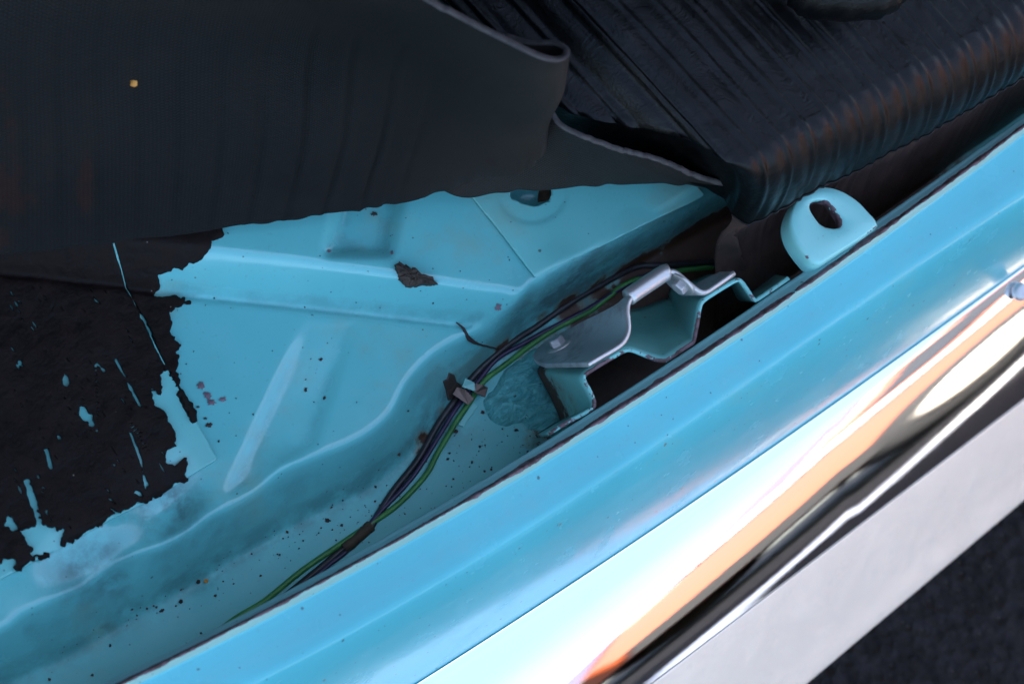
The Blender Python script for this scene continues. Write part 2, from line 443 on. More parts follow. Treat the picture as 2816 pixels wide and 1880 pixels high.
# the polished face turns from gently sloped to steep; its twist along the sill is shaped to place the mirrored sky
def yline_var(px, zarr):
    w = PL(px, float(np.mean(zarr)))
    for _ in range(6):
        w = np.array([P(p[0], p[1], float(np.interp(q[0], XS, zarr))) for p, q in zip(px, w)])
    w = w[np.argsort(w[:, 0])]; c = np.polyfit(w[:, 0], w[:, 1], 2 if len(w) > 3 else 1); dc = np.polyder(c); lo, hi = w[0, 0], w[-1, 0]
    return np.polyval(c, np.clip(XS, lo, hi)) + np.where(XS < lo, (XS - lo) * np.polyval(dc, lo), 0) + np.where(XS > hi, (XS - hi) * np.polyval(dc, hi), 0)
TQ = np.interp(XS, [-.15, 0.0, .15, .35], [2.6, 1.8, 1.05, .55])
ts = np.linspace(0, 1, 61); tm_ = (ts[1:] + ts[:-1]) / 2
ang = np.radians(np.interp(tm_[:, None] ** TQ[None, :], [0, .08, .3, .62, 1.0], [16, 28, 36, 44.5, 51]))
TZ = np.vstack([np.zeros(len(XS)), np.cumsum(np.tan(ang) / 60, axis=0)])          # unit drop across the width
Z6 = np.full(len(XS), Z5 - .05)
for _ in range(10):
    Y6 = yline_var(S6, Z6); Z6 = Z5 + .003 - np.clip(Y5 - Y6, .02, .12) * TZ[-1]
Z7 = Z6 - .07; Y7 = yline_var(S7, Z7)
def ysill(x): return np.interp(x, XS, Y1)

# ------------------------------------------------------------------ floor heights
GX0, GX1, GY0, GY1, GS = -0.40, 0.46, -0.36, 0.46, 0.0012
gx = np.arange(GX0, GX1, GS); gy = np.arange(GY0, GY1, GS)
GXX, GYY = np.meshgrid(gx, gy, indexing='ij')
ZP, ZC = 0.020, -0.036
CREASE = PL([(-300, 725), (-100, 745), (430, 802), (700, 828), (1000, 860), (1265, 890), (1350, 900)], 0.0)
RIDGE = PL([(-300, 600), (-100, 625), (530, 680), (800, 710), (1100, 755), (1340, 793), (1420, 800), (1500, 805)], ZP)
EDGE = np.vstack([PL([(-200, 1790), (0, 1733), (60, 1690), (150, 1648), (230, 1605), (300, 1555), (370, 1525), (440, 1500), (510, 1465), (590, 1418), (690, 1365), (765, 1305), (860, 1262), (990, 1208), (1075, 1140), (1125, 1045), (1200, 970), (1290, 922)], 0.0),
                  PL([(1340, 895)], .006), PL([(1400, 850)], .014), PL([(1450, 800)], .019), PL([(1480, 775), (1600, 715), (1780, 622), (1935, 548), (2010, 500), (2120, 440)], ZP)])
FOOT = PL([(-250, 1985), (0, 1885), (217, 1783), (434, 1655), (650, 1528), (867, 1410), (1000, 1345), (1120, 1250), (1195, 1160), (1270, 1060), (1380, 965), (1500, 878), (1620, 806), (1750, 720), (1850, 665), (1950, 615), (2050, 580), (2200, 510)], ZC)
dC = sline(GXX, GYY, CREASE); dR = sline(GXX, GYY, RIDGE)
t = np.where(dC <= 0, 0, np.where(dR >= 0, 1, dC / (dC - dR + 1e-9)))
zpan = ZP * t
def recess(px, z, depth, soft):
    d = spoly(GXX, GYY, PL(px, z)); return -depth * smooth(d / soft + .5)
zpan = zpan + recess([(948, 480), (905, 690), (1068, 692), (1110, 500)], ZP, .006, .009)
rb = recess([(835, 890), (980, 885), (862, 1215), (700, 1330), (635, 1350)], 0, .0021, .0065)
fade = smooth((sline(GXX, GYY, PL([(700, 1010), (800, 960), (1000, 925), (1100, 900)], 0)) * -1 + .02) / .05)
zpan = zpan + rb * fade
slot = P(1462, 530, ZP)
zpan = zpan - .016 * np.exp(-(((GXX - slot[0]) / .013) ** 2 + ((GYY - slot[1]) / .011) ** 2) ** 2)
zpan = zpan + .0008 * fbm(GXX * 14, GYY * 14, 2, 5)
EDGE = catmull(EDGE, 140); FOOT = catmull(FOOT, 90)
dE = sline(GXX, GYY, EDGE); dF = sline(GXX, GYY, FOOT)
tw = np.where(dE >= 0, 0, np.where(dF <= 0, 1, -dE / (-dE + dF + 1e-9)))
tw = tw ** .85
zch = ZC + .0012 * fbm(GXX * 20, GYY * 20, 3, 9)
zf = zpan * (1 - tw) + zch * tw
for (px, py, a, r) in ((450, 1410, -.011, .013), (300, 1555, -.010, .012), (335, 1470, .005, .007), (200, 1600, -.006, .009), (560, 1425, .004, .005), (765, 1300, .0045, .006), (520, 1500, .006, .008), (410, 1620, .005, .008), (380, 1560, .005, .007), (560, 1560, -.004, .006), (1500, 800, .003, .009), (1700, 700, -.003, .01), (1850, 620, .004, .01), (1400, 900, .003, .006)):
    c = P(px, py, -.01); r = r * 1.25; zf = zf + .75 * a * np.exp(-((GXX - c[0]) ** 2 + (GYY - c[1]) ** 2) / (r * r))
near = np.exp(-((dE + .01) / .02) ** 2) * smooth((-.13 - GXX) / .06)
zf = zf + near * .0025 * fbm(GXX * 40, GYY * 40, 2, 3)
HG = blur(zf, 1.05) - .0022 * np.exp(-(dC / .0019) ** 2) * (dE > .004)
LAP = blur(np.gradient(np.gradient(HG, GS, axis=0), GS, axis=0) + np.gradient(np.gradient(HG, GS, axis=1), GS, axis=1), 1.5)
def hfloor(x, y):
    u = np.clip((np.asarray(x) - GX0) / GS, 0, len(gx) - 1.001); w = np.clip((np.asarray(y) - GY0) / GS, 0, len(gy) - 1.001)
    i = u.astype(int); j = w.astype(int); fu = u - i; fw = w - j
    return (HG[i, j] * (1 - fu) + HG[i + 1, j] * fu) * (1 - fw) + (HG[i, j + 1] * (1 - fu) + HG[i + 1, j + 1] * fu) * fw
def onfloor(px, py, off=0.0):
    z = 0.0
    for _ in range(14):
        q = P(px, py, z); z = .5 * z + .5 * (float(hfloor(q[0], q[1])) + off)
    q = P(px, py, z); return q

car = empty('car_body', (0, 0, -.05), 'turquoise painted car body shell with floor pan, door sill and flange', 'car body')

# floor pan sheet
HOLE = PL([(1405, 500), (1403, 543), (1440, 560), (1472, 567), (1510, 553), (1519, 530), (1515, 500)], .022)
def ffield(x, y):
    f = y - (ysill(x) - .013)
    hole = spoly(x, y, PL([(1480, 480), (1478, 556), (1500, 562), (1530, 545), (1530, 490)], .006))
    return np.minimum(f, -hole)
v2, fc = march(-0.385, 0.44, -0.34, 0.44, .0011, ffield)
zz = hfloor(v2[:, 0], v2[:, 1])
def blobs(x, y, L):
    a = np.zeros(len(x))
    for (px, py, z, r, s) in L:
        c = P(px, py, z); a = np.maximum(a, s * np.exp(-((x - c[0]) ** 2 + (y - c[1]) ** 2) / (r * r)))
    return a
rust_shade = [(1490, 840, -.02, .008, .7), (1560, 850, -.036, .010, .8), (1650, 810, -.036, .012, .85), (1780, 745, -.036, .014, .9), (1930, 680, -.036, .022, .8), (2050, 640, -.036, .025, .7), (1400, 935, -.02, .008, .7), (1600, 1080, -.036, .035, 1.3), (1750, 1000, -.036, .04, 1.4), (1900, 900, -.036, .05, 1.4), (2050, 800, -.036, .05, 1.4), (2000, 700, -.036, .05, 1.2), (2300, 600, -.036, .08, 1.4), (1170, 1200, -.03, .006, .72), (1160, 1235, -.03, .005, .6), (1235, 1100, -.02, .009, .55), (1900, 560, .015, .008, .45)]  # rust; the strongest also paint shade into the bracket cells and seat gap
rust = blobs(v2[:, 0], v2[:, 1], rust_shade) * (.25 + .75 * smooth((-.020 - zz) / .008))
grime_dark = np.clip(np.interp(v2[:, 0], [-.3, .1], [.1, .4]) * np.exp(-(sline(v2[:, 0], v2[:, 1], FOOT) / .009) ** 2), 0, 1) + .8 * blobs(v2[:, 0], v2[:, 1], [(460, 1400, 0, .02, 1), (230, 1560, 0, .02, .8), (1620, 780, 0, .03, .9), (1250, 1130, -.02, .02, .6), (1550, 760, 0, .02, .6)])
cav = np.clip(LAP[np.clip(((v2[:, 0] - GX0) / GS).astype(int), 0, len(gx) - 1), np.clip(((v2[:, 1] - GY0) / GS).astype(int), 0, len(gy) - 1)] / 90.0, 0, 1)   # darker in the inner corners of the pressing
grime_dark = grime_dark + .3 * cav
floor = obj('floor_pan', np.c_[v2, zz], fc, M_FLOOR, car, attrs={'rust': rust, 'grime_dark': np.clip(grime_dark, 0, 1), 'matt': np.maximum(smooth((-.022 - zz) / .010), np.exp(-(sline(v2[:, 0], v2[:, 1], CREASE) / .0035) ** 4))})
floor['label'] = 'turquoise pressed floor pan with ribs and a creased step'

# welded patch plates
def plate(name, px, z, off, label, hole=None, step=.0012, th=.0016):
    pl = PL(px, z)
    def fld(x, y):
        f = spoly(x, y, pl) + .0004 * fbm(x * 90, y * 90, 2, 2)
        if hole is not None: f = np.minimum(f, -spoly(x, y, hole))
        return f
    lo = pl.min(0) - .01; hi = pl.max(0) + .01
    vv, ff = march(lo[0], hi[0], lo[1], hi[1], step, fld)
    base = hfloor(vv[:, 0], vv[:, 1])
    d = spoly(vv[:, 0], vv[:, 1], pl)
    z_ = np.where(True, base, base) + off
    if hole is not None: z_ = np.maximum(z_, ZP + off - .0006)
    if hole is None:
        z_ = z_ + 0.0
    o = obj(name, np.c_[vv, z_], ff, M_PLATE, car, sol=th)
    o['label'] = label
    return pl, z_
plate('patch_plate', [(1240, 470), (1302, 545), (1390, 655), (1472, 764), (1530, 735), (1610, 698), (1780, 612), (1900, 556), (1938, 536), (1920, 515), (1890, 490), (1700, 380), (1400, 380)], ZP + .002, .0022, 'flat turquoise patch plate with a slot hole beside the rubber mat', hole=HOLE)
PLATE1 = PL([(285, 660), (365, 822), (440, 975), (520, 1120), (597, 1262), (500, 1318), (430, 1358), (330, 1412), (180, 1497), (0, 1592), (-220, 1700), (-220, 480), (200, 480)], .003)
plate('patch_plate', [(285, 660), (365, 822), (440, 975), (520, 1120), (597, 1262), (500, 1318), (430, 1358), (330, 1412), (180, 1497), (0, 1592), (-220, 1700), (-220, 480), (200, 480)], .003, .0026, 'patch plate mostly covered by black coating')
def htop(x, y):
    return hfloor(x, y) + np.where(spoly(x, y, PLATE1) > 0, .0026, 0.0)

# black coating with a torn edge
TAR = PL([(560, 560), (592, 630), (600, 680), (575, 708), (555, 730), (500, 750), (430, 764), (436, 785), (424, 806), (470, 806), (500, 814), (532, 826), (488, 840), (472, 852), (480, 880), (470, 905), (486, 922), (494, 945), (490, 985), (482, 1004), (500, 1045), (528, 1105), (550, 1160), (538, 1158), (508, 1105), (470, 1020), (452, 1008), (446, 1040), (440, 1075), (436, 1100), (412, 1058), (420, 1085), (428, 1112), (462, 1130), (466, 1165), (480, 1198), (484, 1215), (460, 1236), (456, 1266), (478, 1278), (514, 1258), (512, 1290), (517, 1312), (440, 1351), (330, 1410), (180, 1494), (100, 1538), (0, 1588), (-210, 1700), (-210, 480), (300, 520)], .004)
CUT = [[(56, 1456), (113, 1434), (143, 1447), (173, 1460), (169, 1478), (182, 1499), (100, 1545), (82, 1504), (69, 1478)],
       [(-30, 1552), (8, 1548), (34, 1532), (42, 1562), (20, 1588), (-30, 1610)], [(12, 1412), (36, 1418), (45, 1448), (30, 1455), (8, 1440)],
       [(222, 1115), (238, 1116), (258, 1156), (264, 1183), (244, 1162), (220, 1132)], [(152, 1186), (171, 1198), (175, 1216), (158, 1209)],
       [(262, 1000), (276, 1004), (292, 1022), (284, 1030), (270, 1014)], [(308, 1270), (326, 1282), (330, 1302), (316, 1292)], [(222, 1320), (232, 1330), (232, 1342), (224, 1336)], [(380, 1352), (394, 1352), (392, 1362), (382, 1362)], [(180, 1030), (190, 1052), (184, 1056)], [(24, 930), (30, 938), (60, 1006), (54, 1004)]]
SCR = [((318, 987), (385, 1115), 3.2), ((359, 1190), (388, 1265), 3.0), ((388, 1265), (404, 1338), 2.6), ((128, 1235), (140, 1286), 4.5), ((72, 1321), (106, 1434), 4.8), ((80, 1318), (114, 1430), 2.0), ((285, 660), (345, 778), 3.0), ((345, 778), (400, 880), 3.4), ((400, 880), (454, 1000), 4.2), ((262, 1000), (270, 1190), 1.5), ((30, 800), (62, 880), 1.8), ((160, 830), (185, 880), 1.4), ((432, 1255), (455, 1300), 2.2), ((445, 1240), (470, 1270), 2.2), ((305, 1395), (330, 1415), 3), ((425, 1075), (440, 1110), 3.0)]
for i in range(14): SCR.append(((340 + i * 5 + (i % 3), 1140 + i * 9), (352 + i * 5, 1138 + i * 9 - 3), 1.3))
for i in range(10): SCR.append(((98 + i * 4, 1310 + i * 13), (108 + i * 4, 1316 + i * 13), 1.3))
rs_ = random.Random(21)
for i in range(60):
    a_, b_ = rs_.uniform(10, 440), rs_.uniform(760, 1440); l_ = rs_.uniform(12, 60)
    SCR.append(((a_, b_), (a_ + l_ * .42, b_ + l_ * .9), rs_.uniform(.7, 1.5)))
cutw = [PL(c, .004) for c in CUT]
scrw = [(P(a[0], a[1], .004), P(b[0], b[1], .004), w * 1.78e-4) for a, b, w in SCR]
def tarf(x, y):
    jag = .0035 * fbm(x * 150, y * 150, 4, 4) + .0028 * fbm(x * 520, y * 520, 2, 8)
    f = spoly(x, y, TAR) + jag
    for c in cutw: f = np.minimum(f, -spoly(x, y, c) + jag * 1.3)
    for a, b, w in scrw: f = np.minimum(f, segdist(x, y, a, b) - w * (1.1 + 1.6 * fbm(x * 300, y * 300, 2, 6)))
    return f
lo = TAR.min(0); hi = TAR.max(0)
v2, fc = march(lo[0] - .01, hi[0] + .01, lo[1] - .01, min(hi[1] + .01, .38), .0009, tarf)
zz = hfloor(v2[:, 0], v2[:, 1]) + .0026 * smooth(spoly(v2[:, 0], v2[:, 1], PLATE1) / .004 + .5) + .0018 + .0016 * fbm(v2[:, 0] * 60, v2[:, 1] * 60, 3, 12)
tc = obj('black_coating', np.c_[v2, zz], fc, M_TAR, car, sol=.0020)
tc['label'] = 'torn black bitumen coating with scraped patches'

# ------------------------------------------------------------------ flange and door sill
def loft(rows, sub=6):
    """rows: list of (y array, z array or value); catmull across"""
    R = np.array([[np.c_[XS, y, np.broadcast_to(z, XS.shape)]] for y, z in rows])[:, 0]
    return R
def across(rows, n):
    R = loft(rows); out = catmull(R.reshape(len(R), -1), n).reshape(n, len(XS), 3); return out
def strip(name, rows, n, mat, parent, attr=None, wob=0.0):
    g = across(rows, n) if n else loft(rows)
    if wob:
        g[..., 2] += wob * fbm(g[..., 0] * 25, g[..., 1] * 25, 2, 21)
    return obj(name, g.reshape(-1, 3), flip(gridfaces(g.shape[0], g.shape[1])), mat, parent, attrs=attr and {attr[0]: np.repeat(attr[1](np.linspace(0, 1, g.shape[0])), g.shape[1])})
# finer x sampling for the strips
YM = Y1 * .45 + Y2 * .55
Y3 = Y2 - .0030
fl = strip('sill_flange', [(Y1 - .014, -.06), (Y1 - .0115, -.02), (Y1 - .004, .024), (Y1, .0375), (Y1 * .6 + Y2 * .4, .0415), (Y1 * .2 + Y2 * .8, .0445), (Y2, .0462)], 26, M_FLANGE, car, ('chip', lambda s: np.clip((s - .66) / .2, 0, 1)))
fl['label'] = 'upright inner flange of the door sill with chipped edge'
ce = strip('flange_edge', [(Y2, .0462), (Y2 - .0008, .0463), (Y2 - .0017, .0452), (Y3, .0425)], 10, M_CREAM, car, ('chip', lambda s: np.clip(1.2 - s * 1.15, 0, 1)))
ce['label'] = 'pale cream edge of the flange with worn brown chips'
sill = strip('door_sill', [(Y3 + .0002, .0424), (Y3 * .93 + Y4 * .07, .0412), (Y3 * .62 + Y4 * .38, .0397), (Y3 * .32 + Y4 * .68, .0390), (Y3 * .12 + Y4 * .88, .0379), (Y4, .0350), (Y4 * .87 + Y5 * .13, .0262), (Y4 * .71 + Y5 * .29, .0125), (Y4 * .45 + Y5 * .55, -.0140), (Y4 * .2 + Y5 * .8, -.0415), (Y5, Z5), (Y5 - .0025, Z5 - .0065)], 110, M_SILL, car, wob=.0006)
sill['label'] = 'glossy blue painted door sill with rounded ridge and gutter'

# bright metal trim strip
trim = empty('sill_trim', (0.1, float(np.interp(.1, XS, Y6)), -.03), 'polished bright metal trim strip along the outer door sill', 'trim strip')
up = strip('polished_cover', [(Y5 + .0006, Z5 - .002), (Y5 + .0004, Z5 + .0018)] + [(Y5 * (1 - a) + Y6 * a, Z5 + .003 + (Z6 - Z5 - .003) * (TZ[int(round(a * 60))] / TZ[-1])) for a in (0, .05, .1, .2, .3, .4, .5, .6, .7, .8, .9, 1.0)], 90, M_CHROME, trim)
up['label'] = 'mirror polished upper face of the trim'
lw = strip('brushed_face', [(Y6, Z6 + .0002), (Y6 - .0012, Z6 - .0005), (Y6 * .7 + Y7 * .3, Z6 * .72 + Z7 * .28), (Y6 * .3 + Y7 * .7, Z6 * .3 + Z7 * .7), (Y7, Z7), (Y7 + .006, Z7 - .004)], 30, M_BRUSH, trim)
lw['label'] = 'matt brushed outer face of the trim'
# trim screw
def disc(c, nrm, r, h, n=20, dome=.0):
    q = Vector(nrm).to_track_quat('Z', 'Y').to_matrix(); v = []; f = []
    rings = [(r, 0), (r, h * .6), (r * .9, h), (r * .5, h + dome * .8)]
    for rr, hh in rings:
        for k in range(n):
            a = 2 * math.pi * k / n; p = q @ Vector((rr * math.cos(a), rr * math.sin(a), hh)); v.append((c[0] + p[0], c[1] + p[1], c[2] + p[2]))
    for i in range(len(rings) - 1):
        for k in range(n): f.append((i * n + k, i * n + (k + 1) % n, (i + 1) * n + (k + 1) % n, (i + 1) * n + k))
    p = q @ Vector((0, 0, h + dome)); v.append((c[0] + p[0], c[1] + p[1], c[2] + p[2])); L = len(v) - 1; b = (len(rings) - 1) * n
    for k in range(n): f.append((b + k, b + (k + 1) % n, L))
    return v, f
c = P(2806, 800, Z5 + .001)
v, f = disc((c[0], c[1], c[2] - .0015), (0, -.25, 1), .0052, .0035, dome=.001)
o = obj('screw', v, f, M_ZINC, trim)

# ------------------------------------------------------------------ welded corrugated bracket (turquoise)
def BC(pts): return crop(pts, 2.936, 1400, 680)
def ruled(front, back, nr=10):
    g = np.array([front * (1 - s) + back * s for s in np.linspace(0, 1, nr)]); return g
teal_raw = [(318, 1505, -100, 20), (480, 1405, -120, 30), (640, 1322, -230, 90), (688, 1290, -260, 120), (690, 1235, -280, 110), (645, 1140, -320, 20), (600, 1060, -360, -40), (612, 1030, -370, -45), (660, 995, -380, -60), (800, 910, -340, -120), (935, 832, -300, -180), (985, 828, -280, -230), (1060, 858, -250, -320), (1190, 912, -220, -400), (1290, 925, -200, -430), (1380, 865, -180, -420), (1488, 790, -170, -380), (1500, 720, -200, -330), (1525, 600, -220, -240), (1542, 470, -230, -120), (1575, 425, -230, -90), (1700, 345, -220, -60), (1845, 258, -200, -40), (1880, 275, -180, -25), (1930, 350, -170, -20), (1990, 440, -160, -20), (2030, 435, -150, -20), (2150, 335, -140, -20), (2262, 250, -130, -20)]
tp = chaikin([(a / 2.936 + 1400, b / 2.936 + 680, c / 2.936, d / 2.936) for a, b, c, d in teal_raw], 1)
ZB = .041
def axis_shift(px, py, k, z0, depth=.07, dx=-118, dy=4):
    return P(px + dx * k, py + dy * k, z0 - depth * k)
front = np.array([P(a[0], a[1], ZB) for a in tp])
# keep the flange side from cutting through the sill flange
front[:, 1] = np.maximum(front[:, 1], ysill(front[:, 0]) + .0012)
back = np.array([P(a[0] + a[2], a[1] + a[3], ZB - .07) for a in tp])
g = ruled(front, back, 12)
g[..., 1] = np.maximum(g[..., 1], ysill(g[..., 0]) + .0012)
nr, nc = g.shape[:2]
chip = np.repeat(np.clip(1 - np.linspace(0, 1, nr) * 14, 0, 1), nc) * .75
rs = np.repeat(np.clip(np.linspace(0, 1, nr) * 1.1 - .25, 0, 1), nc) * np.tile(np.interp(np.arange(nc) / nc, [0, .2, .35, 1], [1, 1, .5, .3]), nr)
br = obj('corrugated_bracket', g.reshape(-1, 3), gridfaces(nr, nc), M_BRKT, car, attrs={'chip': chip, 'rust': rs}, sol=.0018, offs=0)
br['label'] = 'turquoise corrugated sheet bracket welded to the flange'

# ------------------------------------------------------------------ zinc plate bracket bolted over it
zb = empty('mounting_bracket', tuple(P(1640, 980, .0)), 'bare grey metal mounting bracket bolted onto the turquoise corrugated sheet', 'bracket')
fr = [(632, 948, 1.0), (668, 927, 1.26), (715, 900, 1.50), (770, 868, 1.68), (840, 828, 1.80), (895, 792, 1.86), (938, 742, 1.80), (962, 670, 1.45), (957, 590, 1.02), (948, 525, .56), (953, 465, .20), (975, 415, .10), (1040, 365, .09), (1150, 292, .09), (1240, 232, .12), (1300, 194, .22), (1345, 208, .34), (1410, 262, .40), (1480, 325, .42), (1545, 368, .45), (1590, 365, .47), (1660, 318, .46), (1740, 262, .42), (1812, 212, .30)]
fr2 = chaikin([(a / 2.936 + 1400, b / 2.936 + 680, k) for a, b, k in fr], 1)
ZS = .045
front = np.array([P(a[0], a[1], ZS) for a in fr2])
back = np.array([axis_shift(a[0], a[1], a[2], ZS, .036, -116, 3) for a in fr2])
g = ruled(front, back, 12); nr, nc = g.shape[:2]
pl_ = obj('plate', g.reshape(-1, 3), gridfaces(nr, nc), M_ZINC, zb, sol=.0026, offs=0, bev=.0005)
ev, ef = tube(front + np.array([0, 0, .0006]), .0014, 8)
eo = obj('front_edge', ev, ef, M_ZEDGE, zb); eo['label'] = 'bright worn front edge of the plate'
# rolled top of the hump
idx = [i for i, a in enumerate(fr2) if 975 <= (a[0] - 1400) * 2.936 <= 1330 and (a[1] - 680) * 2.936 < 430]
hv, hf = tube(front[idx] + np.array([-.001, .001, -.0015]), .0042, 14)
ho = obj('rolled_edge', hv, hf, M_ZEDGE, zb)
def hexbolt(c, nrm, r, h, parent, spin=0.0):
    q = Vector(nrm).to_track_quat('Z', 'Y').to_matrix() @ Matrix.Rotation(spin, 3, 'Z')
    v = []; f = []
    for rr, hh in ((r, 0), (r, h * .85), (r * .86, h)):
        for k in range(6):
            a = math.pi / 3 * k; p = q @ Vector((rr * math.cos(a), rr * math.sin(a), hh)); v.append((c[0] + p[0], c[1] + p[1], c[2] + p[2]))
    for i in range(2):
        for k in range(6): f.append((i * 6 + k, i * 6 + (k + 1) % 6, (i + 1) * 6 + (k + 1) % 6, (i + 1) * 6 + k))
    f += [(5, 4, 3, 2, 1, 0), (12, 13, 14, 15, 16, 17)]
    b = obj('bolt', v, f, M_ZINC, parent, smooth_=False, bev=.0003)
    wv, wf = disc(c, nrm, r * 1.75, .0012, 24); w = obj('washer', wv, wf, M_ZEDGE, parent)
    return b
def surf(g, i, j):
    p = g[i, j]; n = np.cross(g[i, j + 1] - g[i, j - 1], g[i + 1, j] - g[i - 1, j]); n /= np.linalg.norm(n)
    if n.dot(CAM - p) < 0: n = -n
    return p, n
def nearest(g, px, py):
    best = None
    for i in range(1, g.shape[0] - 1):
        for j in range(1, g.shape[1] - 1):
            d = g[i, j] - CAM; dd = d.dot(fwd); u = d.dot(RIGHT) / dd * FPX + W / 2; w = -d.dot(UP) / dd * FPX + H / 2
            e = (u - px) ** 2 + (w - py) ** 2
            if best is None or e < best[0]: best = (e, i, j)
    return best[1], best[2]
i, j = nearest(g, 1545, 962)
p, n = surf(g, i, j)
hexbolt(p + n * .0012, n, .0042, .0050, zb, .3)
i, j = nearest(g, 1895, 770)
p, n = surf(g, i, j)
hexbolt(p + n * .0012, n, .0040, .0045, zb, .1)

# ------------------------------------------------------------------ eye lug on the flange
LC = lambda pts: crop(pts, 4.694, 2000, 400)
out = LC([(1945, 1035), (1915, 955), (1850, 885), (1700, 728), (1500, 600), (1310, 540), (1150, 545), (1000, 612), (890, 725), (825, 870), (808, 1000), (830, 1120), (890, 1250), (990, 1390), (1090, 1500), (1180, 1530), (1260, 1500), (1500, 1345), (1750, 1185)])
inn = LC([(1065, 790), (1080, 740), (1130, 712), (1200, 704), (1280, 718), (1340, 780), (1400, 860), (1445, 940), (1452, 1010), (1425, 1062), (1350, 1068), (1260, 1040), (1180, 985), (1120, 905), (1080, 840)])
ZL = .050
no = 96
op = resample(catmull(PL(out + [out[0]], ZL), 400), no + 1)[:-1]
ip = resample(catmull(PL(inn + [inn[0]], ZL), 300), no + 1)[:-1]
cc_ = ip.mean(0)
# align starts by angle
def roll_to(a): 
    ang = np.arctan2(a[:, 1] - cc_[1], a[:, 0] - cc_[0]); k = int(np.argmin(np.abs(ang))); a = np.roll(a, -k, 0)
    ang = np.unwrap(np.arctan2(a[:, 1] - cc_[1], a[:, 0] - cc_[0]))
    return a[::-1] if ang[-1] < ang[0] else a
op = roll_to(op); ip = roll_to(ip)
tilt = lambda p: np.c_[p[:, :2], p[:, 2] + 0 * p[:, 0]]
rings = []; chips = []
prof = [(-.05, -.011, 0.0), (-.02, -.003, 0.2), (.0, -.0008, .75), (.05, .0003, .7), (.12, .0007, .3), (.5, .0008, .0), (.85, .0007, .35), (.96, .0002, .85), (1.0, -.0010, 1.0), (1.0, -.0055, 1.2)]
for s, dz, ch in prof:
    r_ = op * (1 - s) + ip * s; r_ = r_.copy(); r_[:, 2] += dz; rings.append(r_); chips.append(np.full(no, ch * .8))
gL = np.array(rings); 
lv = gL.reshape(-1, 3); lf = flip(gridfaces(len(rings), no, True))
lug = obj('eye_lug', lv, lf, M_LUG, car, attrs={'chip': np.concatenate(chips)})
lug['label'] = 'pale turquoise rounded lug with an oval hole standing on the flange'

# ------------------------------------------------------------------ sealant blob
SB = PL([(1330, 1100), (1336, 1125), (1346, 1145), (1367, 1162), (1393, 1168), (1420, 1162), (1438, 1156), (1451, 1178), (1480, 1186), (1500, 1200), (1530, 1210), (1560, 1180), (1590, 1150), (1560, 1080), (1510, 1010), (1500, 960), (1470, 950), (1440, 975), (1405, 1007), (1372, 1045), (1362, 1063)], ZC)
def sbf(x, y): return spoly(x, y, SB) + .0035 * fbm(x * 90, y * 90, 3, 31)
lo = SB.min(0) - .012; hi = SB.max(0) + .012
v2, fc = march(lo[0], hi[0], lo[1], hi[1], .0008, lambda x, y: np.minimum(sbf(x, y), y - ysill(x) + .008))
d = np.clip(sbf(v2[:, 0], v2[:, 1]), 0, 1)
zz = hfloor(v2[:, 0], v2[:, 1]) + .0055 * (1 - np.exp(-d / .002)) + .003 * smooth(d / .03) + .0055 * fbm(v2[:, 0] * 110, v2[:, 1] * 110, 4, 33) * smooth(d / .006)
so_ = obj('sealant', np.c_[v2, zz], fc, M_SEAL, floor); so_['label'] = 'lumpy brushed turquoise sealant beside the bracket'
# crack seam sealant on the pan's corner
ck = [(1255, 886), (1275, 905), (1290, 930), (1312, 945), (1340, 952), (1380, 962)]
pts = catmull([onfloor(a, b, .0006) for a, b in ck], 60)
pts[:, :2] += np.c_[.0008 * fbm(pts[:, 0] * 400, pts[:, 1] * 400, 3, 1), .0008 * fbm(pts[:, 0] * 400, pts[:, 1] * 400, 3, 2)]
tv, tf = tube(pts, np.interp(np.arange(60), [0, 12, 25, 40, 59], [.0003, .0007, .0012, .0006, .0003]), 7)
o = obj('split_seam', tv, tf, M_DARKCHIP, floor)

# ------------------------------------------------------------------ cables
cab = empty('cable_bundle', tuple(P(1260, 1130, ZC)), 'bundle of black, purple and green cables along the floor channel', 'cables')
def cable(name, px, r, mat, lift=0.0):
    q = []
    for p_ in px:
        L = p_[2] if len(p_) > 2 else lift
        q.append(onfloor(p_[0], p_[1], r + L))
    path = catmull(q, 160)
    hz = hfloor(path[:, 0], path[:, 1]) + r
    path[:, 2] = np.maximum(path[:, 2], hz)
    path[:, 2] = np.convolve(np.pad(path[:, 2], 6, mode='edge'), np.ones(13) / 13, 'valid')
    v, f = tube(path, r, 12); return obj(name, v, f, mat, cab), path
black_px = [(720, 1690), (820, 1610), (900, 1545), (950, 1503), (1010, 1462), (1045, 1405), (1085, 1345), (1150, 1262), (1201, 1172), (1247, 1106), (1303, 1034), (1367, 972), (1431, 926), (1477, 897), (1570, 831), (1690, 763), (1754, 733), (1809, 729), (1911, 724), (1990, 718), (2080, 712), (2180, 700)]
cable('black_cable', black_px, .0017, M_BLACKW)
purple_px = [(730, 1705), (830, 1620), (900, 1556), (960, 1508), (1043, 1410), (1117, 1332), (1160, 1275), (1221, 1176), (1262, 1112), (1318, 1044), (1369, 985), (1446, 941), (1510, 905), (1621, 847), (1724, 782), (1778, 758), (1894, 741), (2013, 728), (2064, 724), (2180, 712)]
cable('purple_cable', purple_px, .0012, M_PURPLE, .0012)
green_px = [(520, 1800), (640, 1705), (728, 1651), (824, 1573), (900, 1520), (1008, 1447), (1095, 1386), (1169, 1308), (1200, 1252), (1234, 1194), (1264, 1145), (1290, 1108), (1331, 1048), (1397, 997), (1458, 950), (1525, 905), (1621, 856), (1660, 826), (1740, 772), (1860, 745), (1960, 735), (2100, 725)]
cable('green_cable', green_px, .0014, M_GREEN, .0008)
q = catmull([onfloor(a, b, .0022) for a, b in ((945, 1508), (970, 1490), (1000, 1462), (1020, 1445))], 24)
